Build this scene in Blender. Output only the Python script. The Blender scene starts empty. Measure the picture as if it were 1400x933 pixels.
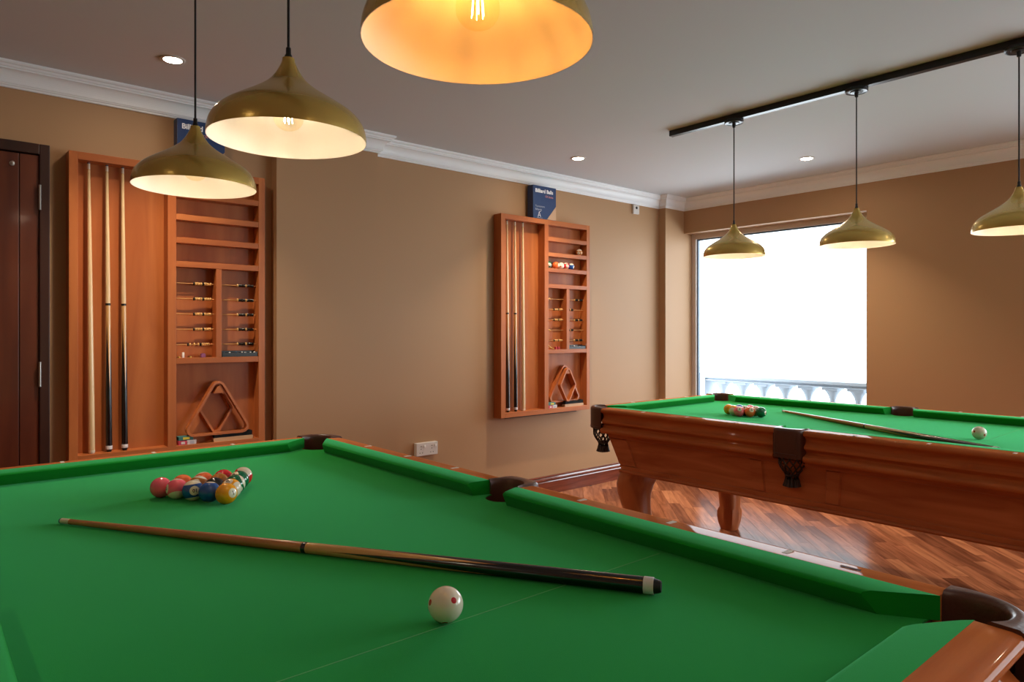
import bpy, bmesh, math, random
from mathutils import Vector, Matrix
from math import sin, cos, pi, radians
random.seed(7)
S = bpy.context.scene
COL = S.collection

# ------------------------------------------------------------------ camera
CAM_H = 1.305
cam_d = bpy.data.cameras.new('camera'); cam = bpy.data.objects.new('camera', cam_d); COL.objects.link(cam)
cam.location = (0, 0, CAM_H)
YAW = math.atan2(818, 949)
cam.rotation_euler = (pi/2, 0, -YAW)
cam_d.sensor_width = 36.0
cam_d.lens = 36.0*949/1400
cam_d.shift_y = -12.5/1400
cam_d.clip_start = .02
S.camera = cam

# ------------------------------------------------------------------ world, exposure
SKY = 8.3
w = bpy.data.worlds.new('sky'); S.world = w; w.use_nodes = True
bg = w.node_tree.nodes['Background']
bg.inputs[0].default_value = (.93, .97, 1, 1); bg.inputs[1].default_value = SKY
S.view_settings.view_transform = 'Standard'
S.view_settings.look = 'None'
S.view_settings.exposure = 0.06
S.view_settings.gamma = 1.0
S.view_settings.use_curve_mapping = False
BULB_W = .32
SPOT_W = 9.5

# ------------------------------------------------------------------ dimensions
CEIL = 2.571
WB = 4.05            # back wall
PIER_Y = 3.972
XW = 5.604           # window wall
XL, YR = -2.6, -3.2  # left and rear wall
ZC = .833            # cloth
ZR = .873            # rail top

# ------------------------------------------------------------------ materials
def lin(c):
    return tuple(((v/255)/12.92 if v/255 <= .04045 else ((v/255+.055)/1.055)**2.4) for v in c)
MATS = {}
def mat(name, c, rough=.5, metal=0., coat=0., spec=.5, emit=None, estr=0., sheen=0., bump=0., bscale=200.):
    if name in MATS: return MATS[name]
    m = bpy.data.materials.new(name); m.use_nodes = True; MATS[name] = m
    nt = m.node_tree; b = nt.nodes['Principled BSDF']
    b.inputs['Base Color'].default_value = (*lin(c), 1)
    b.inputs['Roughness'].default_value = rough
    b.inputs['Metallic'].default_value = metal
    b.inputs['Coat Weight'].default_value = coat
    b.inputs['Coat Roughness'].default_value = .08
    b.inputs['Specular IOR Level'].default_value = spec
    b.inputs['Sheen Weight'].default_value = sheen
    if emit:
        b.inputs['Emission Color'].default_value = (*lin(emit), 1); b.inputs['Emission Strength'].default_value = estr
    if bump:
        tc = nt.nodes.new('ShaderNodeTexCoord'); n = nt.nodes.new('ShaderNodeTexNoise'); bp = nt.nodes.new('ShaderNodeBump')
        n.inputs['Scale'].default_value = bscale; n.inputs['Detail'].default_value = 3
        bp.inputs['Strength'].default_value = bump; bp.inputs['Distance'].default_value = .002
        nt.links.new(tc.outputs['Object'], n.inputs['Vector']); nt.links.new(n.outputs[0], bp.inputs['Height'])
        nt.links.new(bp.outputs[0], b.inputs['Normal'])
    return m
def wood(name, c1, c2, scale=(3, 3, 3), rough=.3, coat=0., rnd=None, spec=.5, bump=0., crough=.08):
    """grain: noise stretched by scale (object space); rnd: None | 'object' | 'island' brightness variation"""
    m = mat(name, c1, rough, coat=coat, spec=spec); nt = m.node_tree; b = nt.nodes['Principled BSDF']
    b.inputs['Coat Roughness'].default_value = crough
    tc = nt.nodes.new('ShaderNodeTexCoord'); mp = nt.nodes.new('ShaderNodeMapping'); n = nt.nodes.new('ShaderNodeTexNoise')
    r = nt.nodes.new('ShaderNodeValToRGB')
    mp.inputs['Scale'].default_value = scale
    n.inputs['Scale'].default_value = 1; n.inputs['Detail'].default_value = 6; n.inputs['Distortion'].default_value = .8
    r.color_ramp.elements[0].position = .3; r.color_ramp.elements[0].color = (*lin(c2), 1)
    r.color_ramp.elements[1].position = .68; r.color_ramp.elements[1].color = (*lin(c1), 1)
    L = nt.links.new
    L(tc.outputs['Object'], mp.inputs[0]); L(n.outputs[0], r.inputs[0])
    out = r.outputs[0]
    if rnd:
        if rnd == 'object':
            o = nt.nodes.new('ShaderNodeObjectInfo').outputs['Random']
        else:
            o = nt.nodes.new('ShaderNodeNewGeometry').outputs['Random Per Island']
        off = nt.nodes.new('ShaderNodeVectorMath'); off.operation = 'ADD'
        cmb = nt.nodes.new('ShaderNodeMath'); cmb.operation = 'MULTIPLY'; cmb.inputs[1].default_value = 40
        L(o, cmb.inputs[0]); L(mp.outputs[0], off.inputs[0]); L(cmb.outputs[0], off.inputs[1]); L(off.outputs[0], n.inputs[0])
        cr = nt.nodes.new('ShaderNodeValToRGB')
        e = cr.color_ramp.elements
        cols = [(165, 140, 132), (215, 190, 178), (255, 236, 220), (188, 164, 154), (240, 214, 200)]
        e[0].position = 0; e[0].color = (*lin(cols[0]), 1); e[1].position = 1; e[1].color = (*lin(cols[4]), 1)
        for i in (1, 2, 3):
            q = e.new(i*.25); q.color = (*lin(cols[i]), 1)
        L(o, cr.inputs[0])
        mx = nt.nodes.new('ShaderNodeMix'); mx.data_type = 'RGBA'; mx.blend_type = 'MULTIPLY'; mx.inputs[0].default_value = 1
        L(out, mx.inputs[6]); L(cr.outputs[0], mx.inputs[7]); out = mx.outputs[2]
    else:
        L(mp.outputs[0], n.inputs[0])
    L(out, b.inputs['Base Color'])
    if bump:
        bp = nt.nodes.new('ShaderNodeBump'); bp.inputs['Strength'].default_value = bump; bp.inputs['Distance'].default_value = .001
        L(n.outputs[0], bp.inputs['Height']); L(bp.outputs[0], b.inputs['Normal'])
    return m

M_wall = mat('wall_paint', (176, 138, 101), .55, spec=.3, bump=.05, bscale=90)
M_ceil = mat('ceiling_paint', (208, 211, 214), .8, spec=.2, bump=.03, bscale=60)
M_crown = mat('crown_paint', (238, 240, 242), .4)
M_base = wood('skirting_wood', (128, 62, 44), (92, 40, 28), (3, 30, 40), .22, coat=1., crough=.05)
M_plank = wood('parquet_plank', (190, 132, 96), (134, 86, 60), (3, 26, 26), .45, rnd='object', spec=.0, coat=.25, crough=.2)
M_plankf = wood('parquet_field', (190, 132, 96), (134, 86, 60), (6, 6, 26), .45, rnd='island', spec=.0, coat=.25, crough=.2)
M_sub = mat('parquet_joint', (58, 32, 22), .8)
M_cloth = mat('green_cloth', (20, 140, 38), .95, spec=.05, sheen=.85, bump=.2, bscale=900)
M_cloth.node_tree.nodes['Principled BSDF'].inputs['Sheen Tint'].default_value = (.15, .86, .37, 1)
M_cloth.node_tree.nodes['Principled BSDF'].inputs['Sheen Roughness'].default_value = .45
M_string = mat('head_string_mark', (96, 180, 112), .9)
M_rail = wood('rail_wood_y', (206, 124, 72), (178, 98, 54), (22, 2.2, 22), .45, coat=.22, spec=.0, crough=.05)
M_railx = wood('rail_wood_x', (206, 124, 72), (178, 98, 54), (2.2, 22, 22), .45, coat=.22, spec=.0, crough=.05)
M_cab = wood('cabinet_wood', (208, 128, 82), (174, 98, 60), (14, 2.0, 16), .4, coat=.2, spec=.1)
M_leg = wood('leg_wood', (196, 116, 66), (160, 84, 46), (12, 12, 2.0), .3, coat=.4)
M_leather = mat('brown_leather', (84, 48, 36), .38, coat=.1, bump=.3, bscale=160)
M_net = mat('net_leather', (52, 38, 34), .5)
M_pearl = mat('pearl_inlay', (226, 218, 206), .6, spec=.15)
M_plate = mat('dark_plate', (92, 76, 72), .7, spec=.1)
M_rack = wood('rack_wood_v', (190, 112, 60), (162, 86, 42), (9, 9, 1.0), .4, coat=.12, crough=.25, spec=.25)
M_rackh = wood('rack_wood_h', (190, 112, 60), (162, 86, 42), (1.0, 9, 9), .4, coat=.12, crough=.25, spec=.25)
M_tri = wood('ball_frame_wood', (200, 118, 62), (170, 90, 44), (6, 6, 6), .35, coat=.3)
M_door = wood('door_wood', (108, 52, 28), (80, 34, 18), (9, 9, .9), .35, coat=.3)
M_doorf = wood('door_frame_wood', (62, 34, 24), (44, 24, 18), (9, 9, .9), .35)
M_steel = mat('steel', (190, 188, 184), .3, metal=1)
M_black = mat('black_metal', (16, 16, 18), .35)
M_cord = mat('black_cord', (18, 17, 17), .6)
M_gold = mat('brushed_gold', (214, 180, 92), .27, metal=.65, coat=.3)
M_white_in = mat('shade_lining', (248, 248, 248), .45)
M_trimw = mat('downlight_ring', (205, 200, 192), .35)
M_alu = mat('window_alu', (214, 204, 198), .45)
M_gasket = mat('window_gasket', (84, 108, 132), .3)
M_stone = mat('balustrade_stone', (158, 170, 182), .8)
M_soff = mat('balcony_concrete', (150, 150, 150), .9)
M_plastic = mat('white_plastic', (214, 208, 202), .4)
M_dark = mat('dark_slot', (25, 22, 20), .6)
M_navy = mat('navy_card', (24, 52, 98), .4)
M_beige = mat('beige_card', (186, 150, 118), .5)
M_inkw = mat('ink_white', (232, 232, 236), .5)
M_inkp = mat('ink_pink', (196, 130, 130), .5)
M_inkg = mat('ink_grey', (176, 180, 190), .5)
M_maple = wood('maple', (232, 202, 156), (212, 176, 126), (60, 60, 3), .25, coat=.5)
M_tan = wood('shaft_tan', (190, 130, 76), (166, 104, 58), (60, 60, 3), .25, coat=.5)
M_ferr = mat('ferrule_ivory', (226, 214, 190), .35)
M_tipb = mat('leather_tip_blue', (40, 70, 96), .8)
M_cblk = mat('cue_black', (10, 10, 11), .18, coat=.6)
M_cwht = mat('cue_white', (222, 222, 224), .3)
M_rubber = mat('rubber_black', (22, 22, 24), .6)
M_beadd = mat('bead_dark', (30, 24, 22), .3)
M_beadl = mat('bead_light', (226, 176, 108), .3)
M_rod = mat('rod_wood', (200, 142, 84), .4)
M_brist = mat('bristle_black', (16, 17, 22), .9)
M_brushw = wood('brush_wood', (212, 170, 126), (190, 146, 104), (4, 20, 20), .4)
M_teal = mat('card_teal', (58, 120, 116), .5)
M_pink = mat('card_pink', (206, 70, 92), .5)
M_cardw = mat('card_white', (214, 206, 204), .5)
M_yel = mat('card_yellow', (220, 200, 60), .5)
M_purple = mat('chalk_purple', (140, 80, 120), .8)
M_red = mat('chalk_red', (168, 40, 52), .8)
M_chalkw = mat('chalk_white', (232, 230, 226), .8)
M_tray = mat('tray_black', (30, 34, 34), .3)
M_brass = mat('brass', (200, 160, 80), .35, metal=.8)

def points_mat():
    """black butt whose long points run into the maple forearm (a splice, so it is colour on a round butt)"""
    m = mat('spliced_butt', (10, 10, 11), .18, coat=.6); nt = m.node_tree; b = nt.nodes['Principled BSDF']; L = nt.links.new
    tc = nt.nodes.new('ShaderNodeTexCoord'); sp = nt.nodes.new('ShaderNodeSeparateXYZ'); L(tc.outputs['Object'], sp.inputs[0])
    def mth(op, a, bb=None):
        n = nt.nodes.new('ShaderNodeMath'); n.operation = op
        for i, v in enumerate((a, bb)):
            if v is None: continue
            if isinstance(v, (int, float)): n.inputs[i].default_value = v
            else: L(v, n.inputs[i])
        return n.outputs[0]
    ang = mth('ARCTAN2', sp.outputs[1], sp.outputs[0])
    fr = mth('FRACT', mth('ADD', mth('MULTIPLY', ang, 4/(2*pi)), 8.25))
    tri = mth('MULTIPLY', mth('ABSOLUTE', mth('SUBTRACT', fr, .5)), 2)
    lim = mth('SUBTRACT', .665, mth('MULTIPLY', tri, .36))
    blk = mth('LESS_THAN', sp.outputs[2], lim)
    ven = mth('LESS_THAN', sp.outputs[2], mth('ADD', lim, .02))
    m1 = nt.nodes.new('ShaderNodeMix'); m1.data_type = 'RGBA'; m2 = nt.nodes.new('ShaderNodeMix'); m2.data_type = 'RGBA'
    m1.inputs[6].default_value = (*lin((206, 158, 98)), 1); m1.inputs[7].default_value = (*lin((170, 92, 40)), 1); L(ven, m1.inputs[0])
    L(m1.outputs[2], m2.inputs[6]); m2.inputs[7].default_value = (.003, .003, .0035, 1); L(blk, m2.inputs[0])
    L(m2.outputs[2], b.inputs['Base Color'])
    return m
M_points = points_mat()

def ball_mat(name, c, stripe=False, cue=False):
    m = mat(name, c, .06, spec=.9); nt = m.node_tree; b = nt.nodes['Principled BSDF']; L = nt.links.new
    tc = nt.nodes.new('ShaderNodeTexCoord'); sp = nt.nodes.new('ShaderNodeSeparateXYZ'); nz = nt.nodes.new('ShaderNodeVectorMath'); nz.operation = 'NORMALIZE'; L(tc.outputs['Object'], nz.inputs[0]); L(nz.outputs[0], sp.inputs[0])
    def mth(op, a, bb=None):
        n = nt.nodes.new('ShaderNodeMath'); n.operation = op
        for i, v in enumerate((a, bb)):
            if v is None: continue
            if isinstance(v, (int, float)): n.inputs[i].default_value = v
            else: L(v, n.inputs[i])
        return n.outputs[0]
    def mix(f, a, bb):
        n = nt.nodes.new('ShaderNodeMix'); n.data_type = 'RGBA'; L(f, n.inputs[0])
        for i, v in ((6, a), (7, bb)):
            if isinstance(v, tuple): n.inputs[i].default_value = v
            else: L(v, n.inputs[i])
        return n.outputs[2]
    ivory = (*lin((238, 226, 202)), 1)
    ax = mth('ABSOLUTE', sp.outputs[0])
    col = (*lin(c), 1)
    R = 1.0
    if cue:
        dots = mth('GREATER_THAN', mth('MAXIMUM', mth('MAXIMUM', ax, mth('ABSOLUTE', sp.outputs[1])), mth('ABSOLUTE', sp.outputs[2])), R*.985)
        out = mix(dots, (*lin((240, 230, 208)), 1), (*lin((200, 30, 40)), 1))
    else:
        base = col
        if stripe:
            base = mix(mth('LESS_THAN', mth('ABSOLUTE', sp.outputs[2]), R*.62), ivory, col)
        out = mix(mth('GREATER_THAN', ax, R*.895), base, ivory)
    L(out, b.inputs['Base Color'])
    return m
BALLC = {1: (248, 166, 14), 2: (18, 82, 164), 3: (226, 28, 40), 4: (255, 104, 126), 5: (255, 118, 58), 6: (10, 108, 70), 7: (184, 112, 30), 8: (14, 13, 14)}
for k in range(1, 16):
    ball_mat(f'ball_{k}', BALLC[k if k < 9 else k-8], stripe=k > 8)
ball_mat('ball_cue', (240, 230, 208), cue=True)

def glass_mat(name, tint, fac):
    m = bpy.data.materials.new(name); m.use_nodes = True; nt = m.node_tree; nt.nodes.clear()
    o = nt.nodes.new('ShaderNodeOutputMaterial'); t = nt.nodes.new('ShaderNodeBsdfTransparent'); g = nt.nodes.new('ShaderNodeBsdfGlossy')
    mx = nt.nodes.new('ShaderNodeMixShader'); fr = nt.nodes.new('ShaderNodeFresnel'); ml = nt.nodes.new('ShaderNodeMath'); ml.operation = 'MULTIPLY'; ml.inputs[1].default_value = fac
    t.inputs[0].default_value = (*lin(tint), 1); g.inputs['Roughness'].default_value = .02
    gm = nt.nodes.new('ShaderNodeNewGeometry'); sb = nt.nodes.new('ShaderNodeMath'); sb.operation = 'SUBTRACT'; sb.inputs[0].default_value = 1; nt.links.new(gm.outputs['Backfacing'], sb.inputs[1]); m0 = nt.nodes.new('ShaderNodeMath'); m0.operation = 'MULTIPLY'; nt.links.new(sb.outputs[0], m0.inputs[0]); nt.links.new(fr.outputs[0], m0.inputs[1]); nt.links.new(m0.outputs[0], ml.inputs[0]); nt.links.new(ml.outputs[0], mx.inputs[0]); nt.links.new(t.outputs[0], mx.inputs[1]); nt.links.new(g.outputs[0], mx.inputs[2]); nt.links.new(mx.outputs[0], o.inputs[0])
    return m
M_glass = glass_mat('window_glass', (246, 250, 252), 1.0)
M_bulb = glass_mat('bulb_glass', (255, 250, 240), .35)
M_fil = mat('filament', (255, 190, 90), .5, emit=(255, 224, 186), estr=170)
M_fil3 = mat('filament_amber', (255, 170, 60), .5, emit=(255, 166, 74), estr=170)
M_dl = mat('downlight_lens', (255, 250, 240), .5, emit=(255, 232, 200), estr=220)

# ------------------------------------------------------------------ mesh helpers
class MB:
    def __init__(s): s.v = []; s.f = []; s.s = []
    def add(s, vs, fs, smooth=False):
        o = len(s.v); s.v += [tuple(v) for v in vs]
        for f in fs: s.f.append(tuple(i+o for i in f)); s.s.append(smooth)
        return s
    def box(s, x0, x1, y0, y1, z0, z1, b=0.):
        if b <= 0:
            vs = [(x, y, z) for z in (z0, z1) for y in (y0, y1) for x in (x0, x1)]
            return s.add(vs, [(0, 2, 3, 1), (4, 5, 7, 6), (0, 1, 5, 4), (2, 6, 7, 3), (0, 4, 6, 2), (1, 3, 7, 5)])
        bm = bmesh.new(); bmesh.ops.create_cube(bm, size=1)
        for v in bm.verts: v.co = Vector(((x0+x1)/2+v.co.x*(x1-x0), (y0+y1)/2+v.co.y*(y1-y0), (z0+z1)/2+v.co.z*(z1-z0)))
        bmesh.ops.bevel(bm, geom=bm.edges[:], offset=b, segments=2, affect='EDGES', profile=.6)
        bm.verts.index_update()
        s.add([v.co for v in bm.verts], [tuple(v.index for v in f.verts) for f in bm.faces]); bm.free()
        return s
    def lathe(s, prof, n=32, c=(0, 0, 0), cap=True, smooth=True):
        vs = []; fs = []
        for r, z in prof:
            for i in range(n): a = 2*pi*i/n; vs.append((c[0]+r*cos(a), c[1]+r*sin(a), c[2]+z))
        m = len(prof)
        for j in range(m-1):
            for i in range(n): k = (i+1) % n; fs.append((j*n+i, j*n+k, (j+1)*n+k, (j+1)*n+i))
        if cap:
            fs.append(tuple(reversed(range(n)))); fs.append(tuple(range((m-1)*n, m*n)))
        return s.add(vs, fs, smooth)
    def prism(s, poly, y0, y1, axis='y', holes=None):
        """closed convex or simple polygon (2D) extruded; axis says the extrusion axis"""
        def P(p, t):
            return (p[0], t, p[1]) if axis == 'y' else ((t, p[0], p[1]) if axis == 'x' else (p[0], p[1], t))
        n = len(poly); vs = [P(p, y0) for p in poly]+[P(p, y1) for p in poly]
        fs = [tuple(range(n)), tuple(reversed(range(n, 2*n)))]+[(i, i+n, (i+1) % n+n, (i+1) % n) for i in range(n)]
        return s.add(vs, fs)
    def ring(s, outer, inner, y0, y1):
        """outline minus outline, same point count, extruded in y"""
        n = len(outer)
        vs = [(p[0], y0, p[1]) for p in outer]+[(p[0], y0, p[1]) for p in inner]+[(p[0], y1, p[1]) for p in outer]+[(p[0], y1, p[1]) for p in inner]
        fs = []
        for i in range(n):
            k = (i+1) % n
            fs += [(i, k, n+k, n+i), (2*n+i, 3*n+i, 3*n+k, 2*n+k), (i, 2*n+i, 2*n+k, k), (n+i, n+k, 3*n+k, 3*n+i)]
        return s.add(vs, fs)
    def tube(s, pts, r, n=8, closed=False, smooth=True):
        pts = [Vector(p) for p in pts]; m = len(pts); vs = []; fs = []
        rs = r if isinstance(r, (list, tuple)) else [r]*m
        up = Vector((0, 0, 1))
        for j, p in enumerate(pts):
            d = (pts[(j+1) % m]-pts[j-1]) if closed else (pts[min(j+1, m-1)]-pts[max(j-1, 0)])
            d.normalize(); u = d.cross(up)
            if u.length < 1e-3: u = d.cross(Vector((1, 0, 0)))
            u.normalize(); w_ = u.cross(d)
            for i in range(n): a = 2*pi*i/n; vs.append(p+(u*cos(a)+w_*sin(a))*rs[j])
        for j in range(m if closed else m-1):
            for i in range(n):
                k = (i+1) % n; q = (j+1) % m
                fs.append((j*n+i, j*n+k, q*n+k, q*n+i))
        if not closed: fs += [tuple(reversed(range(n))), tuple(range((m-1)*n, m*n))]
        return s.add(vs, fs, smooth)
    def loft(s, rows, closed=True, cap=True, smooth=True):
        n = len(rows[0]); vs = [p for r in rows for p in r]; fs = []
        for j in range(len(rows)-1):
            for i in range(n if closed else n-1):
                k = (i+1) % n; fs.append((j*n+i, j*n+k, (j+1)*n+k, (j+1)*n+i))
        if cap: fs += [tuple(reversed(range(n))), tuple(range((len(rows)-1)*n, len(rows)*n))]
        return s.add(vs, fs, smooth)
    def mesh(s, name):
        me = bpy.data.meshes.new(name); me.from_pydata(s.v, [], s.f); me.update()
        bm = bmesh.new(); bm.from_mesh(me); bmesh.ops.recalc_face_normals(bm, faces=bm.faces[:]); bm.to_mesh(me); bm.free()
        me.polygons.foreach_set('use_smooth', s.s)
        if any(s.s):
            try: me.set_sharp_from_angle(angle=radians(40))
            except Exception: pass
        return me
    def build(s, name, m, parent=None, loc=(0, 0, 0), rot=(0, 0, 0)):
        return put(name, s.mesh(name), m, parent, loc, rot)
def put(name, me, m, parent=None, loc=(0, 0, 0), rot=(0, 0, 0)):
    if m is not None and not me.materials: me.materials.append(m)
    o = bpy.data.objects.new(name, me); COL.objects.link(o); o.location = loc; o.rotation_euler = rot
    if parent: o.parent = parent
    return o
def tag(o, label, cat, group=None):
    o['label'] = label; o['category'] = cat
    if group: o['group'] = group
    return o
def thing(name, label, cat, loc=(0, 0, 0), rot=(0, 0, 0), group=None):
    o = bpy.data.objects.new(name, None); COL.objects.link(o); o.empty_display_size = .05
    o.location = loc; o.rotation_euler = rot
    return tag(o, label, cat, group)
def struct(o): o['kind'] = 'structure'; return o
def copy_tree(o, parent=None):
    c = o.copy(); COL.objects.link(c); c.parent = parent
    for ch in list(o.children): copy_tree(ch, c)
    return c
def text_mesh(body, size, offset=0., align='LEFT', extrude=0.):
    cu = bpy.data.curves.new('txt', 'FONT'); cu.body = body; cu.size = size; cu.align_x = align; cu.align_y = 'CENTER'
    cu.offset = offset; cu.extrude = extrude; cu.resolution_u = 3
    o = bpy.data.objects.new('txt', cu); COL.objects.link(o)
    dg = bpy.context.evaluated_depsgraph_get(); me = bpy.data.meshes.new_from_object(o.evaluated_get(dg))
    bpy.data.objects.remove(o); bpy.data.curves.remove(cu)
    return me

# ------------------------------------------------------------------ room shell
# floor: sub floor + diagonal strips
fl = struct(MB().box(XL-.15, XW+.15, YR-.15, WB+.15, -.08, -.012).build('floor', M_sub))
PWD, PLN = .08, .56
F2 = Vector((sin(YAW), cos(YAW))); R2 = Vector((cos(YAW), -sin(YAW)))
def proj(x, y, z):
    d = x*F2.x+y*F2.y
    if d < .05: return None
    return 700+949*(x*R2.x+y*R2.y)/d, 454-949*(z-CAM_H)/d, d
planks = []
q2 = math.sqrt(.5)
for iw in range(-75, 82):
    wv = (iw+.5)*PWD
    sft = random.random()*PLN
    s0 = -6+sft
    while s0 < 7.5:
        ln = random.choice((.42, .56, .56, .7))
        sc = s0+ln/2; s0 += ln
        x, y = (sc-wv)*q2, (sc+wv)*q2
        if XL < x < XW+.13 and YR < y < WB+.13: planks.append((x, y, ln))
vis = []
for p in planks:
    q = proj(p[0], p[1], 0)
    if q and 690 < q[0] < 1440 and q[1] < 645+.252*(q[0]-640)+30 and p[0] > 1.5:
        vis.append((q[2], p))
vis.sort(key=lambda t: t[0]); chosen = [p for _, p in vis[:290]]; cs = set(chosen)
pmesh = {}
for ln in (.42, .56, .7):
    pmesh[ln] = MB().box(-ln/2+.0006, ln/2-.0006, -PWD/2+.0006, PWD/2-.0006, -.012, 0).mesh('plank'); pmesh[ln].materials.append(M_plank)
for p in chosen: put('plank', pmesh[p[2]], None, fl, (p[0], p[1], 0), (0, 0, pi/4))
fm = MB()
for p in planks:
    if p in cs: continue
    x, y, ln = p; h = ln/2-.0006; g = PWD/2-.0006
    vs = [(x+(a*h-b*g)*q2, y+(a*h+b*g)*q2, z) for z in (-.012, 0) for a, b in ((-1, -1), (1, -1), (1, 1), (-1, 1))]
    fm.add(vs, [(4, 5, 6, 7), (0, 1, 5, 4), (1, 2, 6, 5), (2, 3, 7, 6), (3, 0, 4, 7)])
pf = fm.build('plank_field', M_plankf, fl); pf['kind'] = 'stuff'

struct(MB().box(XL-.15, XW+.15, YR-.15, WB+.15, CEIL, CEIL+.15).build('ceiling', M_ceil))

# door opening and walls
DX0, DX1, DZ = -.47, .503, 2.214      # outer edge of the door frame
m = MB()
m.box(XL-.15, DX0, WB, WB+.15, 0, CEIL).box(DX0, DX1, WB, WB+.15, DZ, CEIL).box(DX1, XW+.15, WB, WB+.15, 0, CEIL).box(DX0, DX1, WB+.11, WB+.15, 0, DZ)  # last box, behind the door leaf, is added to block leaking sky light
m.box(1.607, 2.276, PIER_Y, WB, 0, CEIL)             # shallow pier
m.box(5.315, XW+.15, PIER_Y, WB, 0, CEIL)            # corner pier
struct(m.build('wall_back', M_wall))
WZ0, WZ1 = .30, 2.248
WIN = [(2.284, PIER_Y), (-2.6, .75)]  # second opening is an unseen window added for more daylight
m = MB()
ys = [YR-.15, WIN[1][0], WIN[1][1], WIN[0][0], WIN[0][1]]
m.box(XW, XW+.15, ys[0], ys[1], 0, CEIL).box(XW, XW+.15, ys[2], ys[3], 0, CEIL)
for a, b in WIN: m.box(XW, XW+.15, a, b, 0, WZ0).box(XW, XW+.15, a, b, WZ1, CEIL)
struct(m.build('wall_right', M_wall))
struct(MB().box(XL-.15, XL, YR-.15, WB, 0, CEIL).build('wall_left', M_wall))
FILL_RWIN = (4.25, 5.35)  # rear window behind the camera, added as soft fill light
struct(MB().box(XL, FILL_RWIN[0], YR-.15, YR, 0, CEIL).box(FILL_RWIN[1], XW, YR-.15, YR, 0, CEIL).box(*FILL_RWIN, YR-.15, YR, 0, WZ0).box(*FILL_RWIN, YR-.15, YR, WZ1, CEIL).build('wall_rear', M_wall))

def sweep(path, prof, name, mt, closed=False):
    """profile (d from the wall into the room, z) along an orthogonal plan polyline, mitred; room lies to the right of the path"""
    rows = []
    n = len(path)
    for i in range(n):
        def nrm(a, b):
            d = Vector((b[0]-a[0], b[1]-a[1])).normalized(); return Vector((d.y, -d.x))
        ns = []
        if closed or i > 0: ns.append(nrm(path[i-1], path[i]))
        if closed or i < n-1: ns.append(nrm(path[i], path[(i+1) % n]))
        off = ns[0]+ns[1] if len(ns) == 2 and abs(ns[0].dot(ns[1])) < .5 else ns[0]
        rows.append([(path[i][0]+off.x*d, path[i][1]+off.y*d, z) for d, z in prof])
    if closed: rows.append(rows[0])
    return MB().loft(rows, closed=True, cap=not closed, smooth=False).build(name, mt)
zb = 2.462
cove = [(.026+.036*(1-cos(t)), zb+.022+.051*sin(t)) for t in [i*pi/2/8 for i in range(9)]]
crown_p = [(0, zb), (.010, zb), (.012, zb+.004), (.012, zb+.008), (.018, zb+.012), (.020, zb+.018), (.026, zb+.018)]+cove+[
    (.066, zb+.073), (.066, zb+.080), (.072, zb+.083), (.076, zb+.092), (.084, zb+.095), (.088, zb+.101), (.088, CEIL), (0, CEIL)]
wall_path = [(XL, WB), (1.607, WB), (1.607, PIER_Y), (2.276, PIER_Y), (2.276, WB), (5.315, WB), (5.315, PIER_Y), (XW, PIER_Y), (XW, YR), (XL, YR)]
struct(sweep(wall_path, crown_p, 'trim_1', M_crown, closed=True))
base_p = [(0, 0), (.022, 0), (.022, .098), (.019, .104), (.026, .110), (.026, .118), (.018, .124), (.014, .134), (.018, .138), (.018, .143), (.010, .148), (0, .148)]
struct(sweep([(DX1, WB), (1.607, WB), (1.607, PIER_Y), (2.276, PIER_Y), (2.276, WB), (5.315, WB), (5.315, PIER_Y), (XW, PIER_Y), (XW, YR)], base_p, 'baseboard_back', M_base))

# door
d = bpy.data.objects.new('door_1', None); COL.objects.link(d); d.location = (DX0, WB, 0); struct(d)
DW = DX1-DX0
m = MB(); m.box(0, .042, -.02, .1, 0, DZ, .004).box(DW-.042, DW, -.02, .1, 0, DZ, .004).box(.042, DW-.042, -.02, .1, DZ-.05, DZ, .004)
m.build('door_frame', M_doorf, d)
lw0, lw1 = .0425, DW-.0425
leaf = MB().box(lw0, lw1, .004, .045, .01, DZ-.053).build('door_leaf', M_door, d)
for a, b in ((lw0+.001, lw0+.077), (lw0+.081, lw1-.081), (lw1-.077, lw1-.001)):
    MB().box(a, b, -.006, .004, .012, DZ-.055, .002).build('door_panel', M_door, leaf)
for z in (1.955, 1.10, .3):
    m = MB().lathe([(.006, -.06), (.006, .06)], 10, (DW-.041, -.024, z))
    for k in (-.036, -.012, .012, .036): m.lathe([(.0068, k-.001), (.0068, k+.001)], 10, (DW-.041, -.024, z))
    m.build('hinge', M_steel, d)
m = MB().lathe([(.011, 0), (.011, .004), (.004, .005), (.004, .022), (.008, .026), (.0, .028)], 12)
m.build('coat_hook', M_steel, leaf, (.823, -.006, 2.105), (pi/2, 0, 0))

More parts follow.
